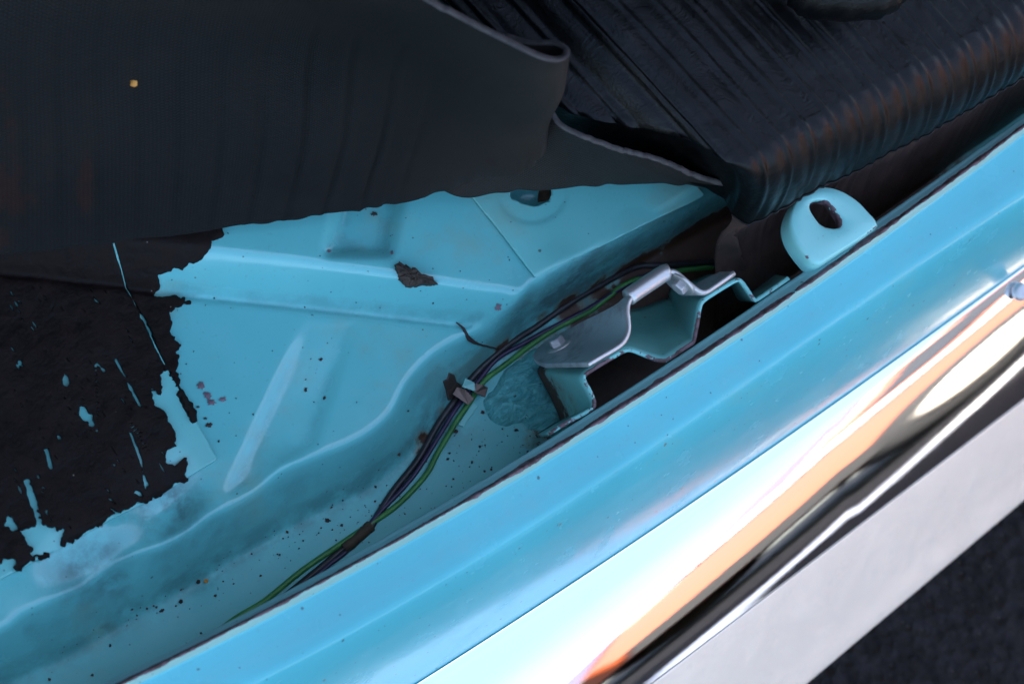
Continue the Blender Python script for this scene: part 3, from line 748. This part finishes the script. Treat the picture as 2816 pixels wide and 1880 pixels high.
tv, tf = tube(q, .0026 + .0004 * vnoise(np.arange(24) * .9, np.zeros(24), 3), 12); obj('tape_wrap', tv, tf, M_TAPE, cab)

# ------------------------------------------------------------------ cable clip (welded strap with folded tabs)
CC = lambda pts: crop(pts, 3.915, 1150, 900)
clip = empty('cable_clip', tuple(onfloor(1290, 1085)), 'rusty folded metal strap clip holding the cables', 'clip')
def tab(name, px, lifts, mat, th=.0009):
    c4 = [onfloor(a, b, l) for (a, b), l in zip(CC(px), lifts)]
    n = len(c4); v = list(c4); f = [tuple(range(n))]
    a, b, c = c4[0], c4[1], c4[2]
    nn = np.cross(b - a, c - a)
    if nn[2] < 0: f = [tuple(reversed(f[0]))]
    return obj(name, v, f, mat, clip, smooth_=False, sol=th, bev=.0003)
tab('base_tab', [(340, 490), (395, 515), (420, 590), (470, 620), (500, 660), (420, 730), (385, 760), (330, 790), (310, 690), (275, 580), (320, 560)], [.0015] * 11, M_RUSTM, .001)
tab('strap', [(420, 640), (500, 655), (605, 765), (540, 835), (370, 715)], [.006, .007, .0075, .007, .006], M_RUSTM)
tab('strap', [(600, 600), (690, 625), (745, 650), (715, 755), (600, 705)], [.0075, .007, .005, .005, .0075], M_RUSTM)
tab('painted_tab', [(510, 545), (610, 595), (615, 690), (470, 640)], [.010, .0105, .0095, .009], M_BRKT, .0012)
tab('flat_tab', [(590, 800), (650, 845), (490, 1068), (430, 1045)], [.0012] * 4, M_PLATE, .001)

# ------------------------------------------------------------------ rubber mat
mat = empty('rubber_mat', tuple(P(700, 560, .03)), 'dark rubber floor mat folded back over the seat with curled corner', 'floor mat')
def uvgrid(o, nr, nc, sx, sy):
    me = o.data; uv = me.uv_layers.new(name='UVMap')
    li = np.empty(len(me.loops), np.int32); me.loops.foreach_get('vertex_index', li)
    r = li // nc; c = li % nc
    uv.data.foreach_set('uv', np.c_[c / (nc - 1) * sx, r / (nr - 1) * sy].astype(np.float32).ravel())
top = [(-420, -700, .20), (0, -560, .20), (420, -390, .20), (760, -215, .195), (1000, -90, .19), (1176, 0, .185), (1298, 61, .18), (1415, 122, .176), (1486, 156, .173), (1530, 164, .171), (1556, 152, .168), (1553, 132, .164), (1520, 118, .160), (1455, 116, .156), (1390, 100, .152)]
m2_ = [(-420, 100, .12), (-50, 80, .12), (300, 60, .12), (640, 70, .12), (880, 90, .122), (1050, 125, .126), (1190, 165, .13), (1310, 205, .135), (1420, 240, .14), (1490, 262, .142), (1532, 262, .143), (1541, 240, .140), (1515, 222, .136), (1455, 212, .132), (1390, 190, .128)]
m1_ = [(-420, 460, .062), (-50, 440, .062), (300, 420, .062), (620, 400, .063), (850, 385, .065), (1010, 370, .069), (1130, 362, .075), (1250, 362, .083), (1370, 368, .092), (1445, 366, .098), (1496, 345, .104), (1502, 318, .105), (1480, 300, .104), (1430, 290, .102), (1370, 280, .10)]
bot = [(-420, 740, .030), (-50, 704, .030), (300, 668, .031), (590, 624, .032), (800, 598, .034), (950, 576, .036), (1070, 556, .040), (1190, 528, .047), (1320, 490, .058), (1425, 470, .070), (1486, 424, .082), (1492, 385, .086), (1470, 365, .088), (1430, 355, .088), (1370, 340, .088)]
ncol, nrow = 260, 120
rows = [catmull(PL(r), ncol) for r in (bot, m1_, m2_, top)]
g = catmull(np.array(rows).reshape(4, -1), nrow).reshape(nrow, ncol, 3)
jj = np.arange(ncol)[None, :]; ii = np.arange(nrow)[:, None]
# faint vertical ribs of the moulded face showing through, dents and a wavy lower hem
bx = catmull([[p[0], p[1]] for p in bot], ncol)[:, 0][None, :]
rib = -.0016 * (np.exp(-(((bx / 104.0) % 1.0 - .5) / .10) ** 2) - .5 * np.exp(-(((bx / 104.0) % 1.0 - .68) / .12) ** 2)) * smooth((1180 - bx) / 200) * (.4 + .6 * np.exp(-((ii - 45) / 45.0) ** 2))
g[..., 2] += rib + .0030 * fbm(g[..., 0] * 26, g[..., 1] * 26, 3, 41)
hem = np.exp(-ii / 5.0); wv = .0006 * np.sin(jj * .46 + 2 * np.sin(jj * .18)) + .0016 * fbm(jj * .13 + 0 * ii, ii * .1, 3, 3)
wv = wv * smooth((204 - jj) / 17)
g[..., 1] += hem * wv
dn = P(800, 135, .11); g[..., 2] -= .006 * np.exp(-((g[..., 0] - dn[0]) ** 2 + (g[..., 1] - dn[1]) ** 2) / .02 ** 2)
gv = g.reshape(-1, 3)
mr = np.zeros(len(gv))
for (px, py, z, rx, ry, s) in ((35, 360, .07, .008, .05, .75), (235, 450, .06, .006, .02, .8), (20, 540, .05, .012, .02, .95), (240, 540, .045, .007, .02, .9), (140, 480, .05, .006, .03, .65), (85, 540, .045, .008, .012, .8), (300, 560, .04, .006, .006, .6), (1350, 440, .07, .008, .006, .8), (15, 650, .03, .008, .02, .8)):
    c = P(px, py, z); e = gv - c
    a = e.dot(RIGHT) / rx; b = e.dot(UP) / ry; mr = np.maximum(mr, s * np.exp(-(a * a + b * b)))
fo = obj('folded_flap', gv, gridfaces(nrow, ncol), M_MAT, mat, attrs={'rust': mr, 'pale_tone': (smooth((np.tile(np.arange(ncol), nrow) - 95) / 104.0) * .9 + .25 * np.repeat(smooth((np.arange(nrow) - 70) / 40.0), ncol)).clip(0, 1)}, sol=.003, offs=0)  # paler towards the curled end and the upper rows
uvgrid(fo, nrow, ncol, .42, .30)
fo.data.materials.append(M_MATEDGE); fo.modifiers['solid'].material_offset_rim = 1
fo['label'] = 'lifted part of the mat showing its woven underside'
# tail of the mat lying under the flap
tl = [(1215, 520, .042), (1289, 538, .037), (1406, 519, .039), (1523, 514, .041), (1649, 503, .044), (1752, 497, .047), (1869, 501, .051), (1960, 508, .056), (2028, 516, .062)]
tm = [(1200, 450, .06), (1300, 430, .063), (1420, 425, .068), (1530, 425, .072), (1650, 440, .077), (1760, 456, .08), (1870, 480, .078), (1965, 502, .073), (2030, 513, .066)]
tu = [(1330, 300, .10), (1420, 285, .102), (1500, 290, .104), (1545, 345, .104), (1632, 385, .103), (1716, 413, .101), (1818, 440, .096), (1926, 487, .087), (2034, 512, .071)]
n2c, n2r = 110, 40
rows = [catmull(PL(r), n2c) for r in (tl, tm, tu)]
g2 = catmull(np.array(rows).reshape(3, -1), n2r).reshape(n2r, n2c, 3)
jj = np.arange(n2c)[None, :]; ii = np.arange(n2r)[:, None]
g2[..., 1] += .0006 * np.exp(-ii / 4.0) * np.sin(jj * .45 + 1.5 * np.sin(jj * .23)) + .0010 * np.exp(-(n2r - 1 - ii) / 3.0) * (vnoise(jj * .5 + 0 * ii, 0 * jj + 2.0, 5) - .5) * 2
g2[..., 2] += .0016 * fbm(g2[..., 0] * 30, g2[..., 1] * 30, 3, 44)
to = obj('torn_tail', g2.reshape(-1, 3), gridfaces(n2r, n2c), M_MAT, mat, attrs={'rust': np.zeros(n2c * n2r), 'pale_tone': np.full(n2c * n2r, .45)}, sol=.0026, offs=0)
uvgrid(to, n2r, n2c, .16, .06)
to.data.materials.append(M_MATEDGE); to.modifiers['solid'].material_offset_rim = 1
to['label'] = 'narrow torn end of the mat below the flap'
# orange crumb caught in a small hole of the mat
i, j = nearest(g, 362, 224); c = g[i, j] + np.array([0, 0, .0022])
rr = random.Random(3); n = 9; v = []
for zz_, s in ((-.0012, 1), (.0006, .8)):
    for k in range(n):
        a = 2 * math.pi * k / n; r_ = .0019 * s * rr.uniform(.7, 1.25); v.append((c[0] + r_ * math.cos(a), c[1] + r_ * 1.2 * math.sin(a), c[2] + zz_ + rr.uniform(-.0002, .0002)))
f = [(k, (k + 1) % n, n + (k + 1) % n, n + k) for k in range(n)] + [tuple(range(n, 2 * n))]
tag(obj('foam_crumb', v, f, M_ORANGEBIT), 'tiny orange crumb stuck on the rubber mat', 'crumb')

# ------------------------------------------------------------------ seat
seat = empty('seat', tuple(P(2300, 420, 0)), 'black pleated vinyl seat cushion with welted rolled edge', 'seat')
low = [(1000, -150, .07), (1150, -10, .07), (1300, 140, .07), (1440, 300, .07), (1600, 395, .07), (1750, 440, .07), (1880, 490, .068), (1985, 540, .066), (2012, 588, .066), (2060, 612, .067), (2134, 583, .069), (2229, 528, .071), (2329, 481, .073), (2437, 425, .075), (2533, 377, .076), (2607, 336, .077), (2680, 290, .078), (2767, 238, .079), (2900, 150, .08), (3100, 20, .08)]
cre = [(980, -230, .092), (1120, -80, .092), (1280, 60, .092), (1420, 210, .094), (1570, 310, .096), (1720, 345, .10), (1860, 375, .108), (1960, 420, .112), (2000, 445, .114), (2040, 440, .116), (2095, 400, .118), (2170, 345, .12), (2260, 298, .12), (2360, 240, .12), (2455, 195, .12), (2530, 158, .12), (2600, 118, .12), (2685, 68, .12), (2820, -25, .12), (3020, -150, .12)]
NCOL = 620
lowW = catmull(PL(low), NCOL); creW = catmull(PL(cre), NCOL)
pd = P(2004, 0, .12) - P(2340, 330, .12); pd[2] = 0; pd /= np.linalg.norm(pd)
NR1, NR2 = 40, 50
rows = []
for s in np.linspace(0, 1, NR1):
    th = s * math.pi / 2
    a = 1 - math.cos(th); b = math.sin(th)
    q = lowW.copy(); q[:, :2] += (creW - lowW)[:, :2] * (a * .75 + s * .25); q[:, 2] += (creW - lowW)[:, 2] * b; rows.append(q)
for s in np.linspace(0, 1, NR2 + 1)[1:]:
    q = creW + pd * (.26 * s); q[:, 2] += .012 * math.sin(s * 2.2); rows.append(q)
G = np.array(rows)
du = np.gradient(G, axis=1); dv = np.gradient(G, axis=0); Nn = np.cross(du, dv); Nn /= np.linalg.norm(Nn, axis=2)[..., None] + 1e-12
if Nn[NR1, NCOL // 2, 2] < 0: Nn = -Nn
perp = np.array([-pd[1], pd[0], 0.0])
# pleats: narrow raised welts at an even spacing; coordinate frozen along each column beyond the crest
qv = G @ perp
sp = .0135
ph = (qv / sp) % 1.0
welt = np.exp(-((ph - .5) / .115) ** 2)
puff = .5 - .5 * np.cos(2 * math.pi * ph)
vfade = np.r_[np.linspace(.9, 1, NR1), np.linspace(1, .55, NR2)][:, None]
disp = .0014 * welt * vfade + .0006 * np.cos(math.pi * 2 * ph) + .0022 * fbm(G[..., 0] * 42, G[..., 1] * 42, 3, 51) + .0008 * fbm(G[..., 0] * 170, G[..., 1] * 120, 3, 52)
G = G + Nn * disp[..., None]
so2 = obj('cushion_cover', G.reshape(-1, 3), gridfaces(G.shape[0], G.shape[1]), M_VINYL, seat)
so2['label'] = 'pleated top with raised welts curving over the edge'
k0 = int(np.argmin(np.abs(lowW[:, 0] - P(2012, 588, .066)[0]) + np.abs(lowW[:, 1] - P(2012, 588, .066)[1])))
st_ = G[0, k0:].copy(); st_[:, 2] -= .0005; st_[:, 1] += .001
bt = st_.copy(); bt[:, 2] = -.032; bt[:, 1] = np.minimum(bt[:, 1], ysill(bt[:, 0]) + .0025)
lft = PL([(2012, 588, .066), (2043, 629, .05), (2069, 680, .03), (2085, 740, .0), (2112, 804, -.03)])
rowsV = []
for s in np.linspace(0, 1, 30):
    q = st_ * (1 - s) + bt * s
    q[:, 1] = st_[:, 1] + (bt - st_)[:, 1] * float(smooth((s - .3) / .7)) + .004 * min(1, s * 4)
    qx = catmull(lft, 30)[int(s * 29)]
    w = np.exp(-np.arange(len(q)) / 10.0)[:, None]
    q[:, :2] = q[:, :2] + w * (qx[:2] - q[0, :2])
    q[:, :2] += .0025 * fbm(q[:, 0] * 30, q[:, 2] * 30 + 5, 2, 61)[:, None] * s
    rowsV.append(q)
GV = np.array(rowsV)
vo = obj('valance', GV.reshape(-1, 3), flip(gridfaces(GV.shape[0], GV.shape[1])), M_VALANCE, seat, sol=.0012)
vo['label'] = 'smooth dark brown side valance below the pleats'
# stitched seam
sv, sf = tube(G[0, k0:] + np.array([0, -.0003, .0002]), .0006, 6); obj('seam_piping', sv, sf, M_VINYL, seat)
# backrest base resting on the cushion
bc = P(2330, -60, .16); nU, nV = 48, 24; v = []
for a in range(nV + 1):
    t_ = -math.pi / 2 + math.pi * a / nV
    for b in range(nU):
        p_ = 2 * math.pi * b / nU
        sx = math.copysign(abs(math.cos(p_)) ** .6, math.cos(p_)); sy = math.copysign(abs(math.sin(p_)) ** .8, math.sin(p_))
        e = RIGHT * (.028 * sx * math.cos(t_) ** .7) + UP * (.018 * sy * math.cos(t_) ** .7)
        e = e * (1 + .03 * math.sin(b * 2.3))
        v.append((bc[0] + e[0], bc[1] + e[1], bc[2] + e[2] + .014 * math.sin(t_)))
f = []
for a in range(nV):
    for b in range(nU): f.append((a * nU + b, a * nU + (b + 1) % nU, (a + 1) * nU + (b + 1) % nU, (a + 1) * nU + b))
bo = obj('bolster', v, f, M_VINYL, seat); bo['label'] = 'dark rounded bolster end resting on the pleats'

# ------------------------------------------------------------------ loose debris
def flake(name, pts, th, label, mat_, rough=.0008, off=.0015, cat='debris'):
    w = [onfloor(a, b, off) for a, b in pts]; w = resample(np.array(w + [w[0]]), 60)[:-1]
    rr = random.Random(len(pts)); c = w.mean(0); n = len(w); v = []
    for lvl, s, dz in ((0, 1.0, -th * .3), (1, 1.0, th * .5), (2, .6, th), (3, .25, th * .7)):
        for k in range(n):
            q = c + (w[k] - c) * (s * (1 + (rr.uniform(-.06, .06) if lvl < 2 else rr.uniform(-.1, .1))))
            v.append((q[0], q[1], q[2] + dz + rr.uniform(-1, 1) * rough))
    f = []
    for a in range(3):
        for k in range(n): f.append((a * n + k, a * n + (k + 1) % n, (a + 1) * n + (k + 1) % n, (a + 1) * n + k))
    f.append(tuple(range(3 * n, 4 * n)))
    if np.cross(w[1] - w[0], c - w[0])[2] < 0: f = flip(f)
    o = obj(name, v, f, mat_, smooth_=False); return tag(o, label, cat)
FC = lambda pts: crop(pts, 2.34, 900, 480)
flake('bark_flake', FC([(440, 580), (465, 570), (480, 590), (500, 585), (515, 612), (535, 615), (555, 600), (575, 610), (585, 635), (640, 660), (680, 668), (690, 700), (705, 712), (660, 710), (620, 708), (580, 718), (545, 722), (510, 722), (490, 700), (462, 680), (455, 650), (445, 620)]), .0035, 'dark brown crumbly flake lying on the turquoise step', M_FLAKE)
# exposed primer spots and black chips: flat scabs on the floor
def scabs(name, L, mat_, label):
    V = []; F = []; rr = random.Random(len(L) + 2)
    for (px, py, rx, ry, rot) in L:
        n = 18; b = len(V); c = onfloor(px, py, .0)
        plate1 = float(spoly(np.array(c[0]), np.array(c[1]), PLATE1)) > 0
        pts_ = []
        for k in range(n):
            a = 2 * math.pi * k / n; s = rr.uniform(.6, 1.25)
            u = rx * s * math.cos(a); w = ry * s * math.sin(a)
            q = onfloor(px + u * math.cos(rot) - w * math.sin(rot), py + u * math.sin(rot) + w * math.cos(rot), .0005 + (.0026 if plate1 else 0)); pts_.append(q)
        cc = np.mean(pts_, 0); V += pts_; V.append(cc + np.array([0, 0, .0003]))
        for k in range(n): F.append((b + (k + 1) % n, b + k, b + n))
    o = obj(name, V, F, mat_, floor, smooth_=False); o['kind'] = 'stuff'; o['label'] = label; return o
scabs('primer_spots', [(553, 1060, 13, 11, .3), (570, 1085, 12, 10, .6), (582, 1105, 14, 10, .2), (612, 1098, 10, 7, 0), (1370, 845, 9, 11, .4), (905, 690, 6, 5, 0), (1078, 695, 5, 5, 0)], M_CHIP, 'dull grey spots of exposed primer')
L = [(882, 988, 6, 4, -.4), (841, 1071, 5, 7, 0), (892, 1094, 4, 6, .2), (545, 1118, 6, 3, 0), (565, 1150, 6, 4, 0), (575, 1168, 9, 7, 0), (1029, 588, 9, 6, 0), (1435, 580, 7, 4, -.6), (1512, 640, 6, 4, 0), (1590, 655, 4, 8, .5), (900, 1430, 9, 6, 0), (445, 1678, 8, 5, -.4), (303, 1773, 4, 5, 0), (602, 1213, 3, 3, 0), (1328, 1133, 6, 6, 0), (1420, 1182, 7, 4, 0), (1254, 1186, 6, 6, 0), (553, 1740, 4, 4, 0), (1320, 1228, 4, 4, 0), (1075, 1353, 5, 4, 0)]
rr = random.Random(5)
for _ in range(34):
    L.append((rr.uniform(500, 1500), rr.uniform(640, 1300), rr.uniform(1.2, 3.2), rr.uniform(1.2, 3.0), rr.uniform(0, 3)))
scabs('dark_chips', L, M_DARKCHIP, 'small dark chips and specks in the floor paint')
# grit on the channel floor
V = []; F = []; rr = random.Random(9)
for _ in range(270):
    u = rr.random(); px = 60 + u * 1400 + rr.gauss(0, 40); py = 1760 - u * 560 + rr.gauss(0, 55)
    q = onfloor(px, py, .0002)
    if q[1] < float(ysill(q[0])) - .004: continue
    if not (ZC - .004 < q[2] < ZC + .006): continue
    s = .00028 + .0006 * rr.random() ** 4; b = len(V)
    for e in ((1, 0, 0), (-1, 0, 0), (0, 1, 0), (0, -1, 0), (0, 0, 1), (0, 0, -1)):
        V.append((q[0] + e[0] * s * rr.uniform(.6, 1.4), q[1] + e[1] * s * rr.uniform(.6, 1.4), q[2] + s * .4 + e[2] * s * .8))
    F += [(b, b + 2, b + 4), (b + 2, b + 1, b + 4), (b + 1, b + 3, b + 4), (b + 3, b, b + 4), (b + 2, b, b + 5), (b + 1, b + 2, b + 5), (b + 3, b + 1, b + 5), (b, b + 3, b + 5)]
tag(obj('grit', V, F, M_GRIT, smooth_=False), 'scattered dark grit crumbs on the channel floor', 'grit', kind='stuff')
for (px, py) in ((545, 1598), (566, 1596), (497, 1652)):
    flake('orange_chip' if px == 566 else 'tan_chip', [(px - 6, py + 3), (px - 2, py - 5), (px + 5, py - 4), (px + 6, py + 4), (px, py + 7)], .0009, 'small orange chip lying in the turquoise channel' if px == 566 else 'small brown chip lying in the turquoise channel', M_ORANGEBIT if px == 566 else M_TAPE, .0001, .0006, 'paint chip')['group'] = 'chips in the channel'

# ------------------------------------------------------------------ unseen car shell panels, added to block sun and sky from the floor
def panel(name, lo, hi, mat_):
    v, f = box([(lo[i] + hi[i]) / 2 for i in range(3)], *[hi[i] - lo[i] for i in range(3)])
    return obj(name, v, f, mat_, car, smooth_=False, bev=.01)
panel('roof_shade', (-1.0, .09, 1.08), (1.1, 1.25, 1.12), M_SHADE)
panel('rear_quarter_shade', (.62, -.02, .1), (1.1, .02, 1.12), M_SHADE)
panel('far_side_shade', (-1.0, 1.22, -.1), (1.1, 1.25, 1.08), M_SHADE)
panel('rear_shade', (1.06, .09, -.1), (1.1, 1.22, 1.08), M_SHADE)
panel('front_shade', (-1.0, .09, -.1), (-.96, 1.22, 1.08), M_SHADE)

# ------------------------------------------------------------------ next parking bay, with an unseen van added for the polished trim to mirror
def m_carpaint(name, c):
    k = NB(name); return k.set(Base_Color=k.mix(k.ramp(k.noise(4, 3), .3, .7), c, tuple(a * .92 for a in c)), Roughness=.25, Coat_Weight=.6)
M_ORANGE = m_carpaint('orange_car_paint', (0.30, 0.06, 0.016)); M_WHITECAR = m_carpaint('white_stripe_paint', (0.45, 0.44, 0.43))
M_GLASS = m_plain('dark_window_glass', (0.01, 0.012, 0.014), (0.015, 0.017, 0.02), .08, 5, 0)
M_TYRE = m_plain('tyre_rubber', (0.012, 0.012, 0.012), (0.02, 0.02, 0.02), .8)
pc = empty('reflection_van', (2.95, -2.7, GZ), 'orange van with a white side stripe added unseen for the trim reflection', 'van')
def extr(name, prof, y0, y1, mat_, bev=.03):
    n = len(prof); v = [(a, y0, GZ + b) for a, b in prof] + [(a, y1, GZ + b) for a, b in prof]
    f = [tuple(range(n)), tuple(range(2 * n - 1, n - 1, -1))] + [(k, n + k, n + (k + 1) % n, (k + 1) % n) for k in range(n)]
    return obj(name, v, flip(f), mat_, pc, smooth_=False, bev=bev)
extr('body', [(0.65, .24), (0.57, .50), (0.67, .74), (1.05, .88), (1.65, 1.6), (1.90, 1.7), (5.15, 1.7), (5.25, .9), (5.25, .24)], -3.5, -1.85, M_ORANGE)  # van form made up so the trim mirrors a slanted orange edge
extr('side_stripe', [(0.75, .80), (1.00, .93), (5.21, .93), (5.21, .80)], -1.84, -1.83, M_WHITECAR, bev=0)
extr('window', [(1.27, 1.0), (1.70, 1.5), (2.10, 1.5), (2.10, 1.0)], -1.845, -1.835, M_GLASS, bev=0)
extr('lower_cladding', [(0.65, .25), (0.65, .40), (5.21, .40), (5.21, .25)], -1.845, -1.828, M_TYRE, bev=0)
for wx in (-1.12, 1.12):
    for wy in (-1.92, -3.33):
        v, f = disc((2.85 + wx * 1.25, wy, GZ + .29), (0, 1 if wy > -2.6 else -1, 0), .29, .1, 32, .0)
        w = obj('wheel', v, f, M_TYRE, pc)
        v, f = disc((2.85 + wx * 1.25, wy + (.1 if wy > -2.6 else -.1), GZ + .29), (0, 1 if wy > -2.6 else -1, 0), .18, .02, 24, .01); obj('hub_cap', v, f, M_BRUSH, w)
v, f = box((1.35, -1.45, GZ + .004), 3.0, .10, .004, Matrix.Rotation(-.55, 3, 'Z')); tag(obj('parking_line', v, f, M_LINE, smooth_=False), 'white painted parking bay line on the asphalt', 'road marking', kind='structure')
v, f = box((3.2, -1.9, GZ + .004), .11, 1.6, .004, Matrix.Rotation(.5, 3, 'Z')); tag(obj('parking_line', v, f, M_LINE, smooth_=False), 'slanted white bay line on the asphalt', 'road marking', kind='structure')
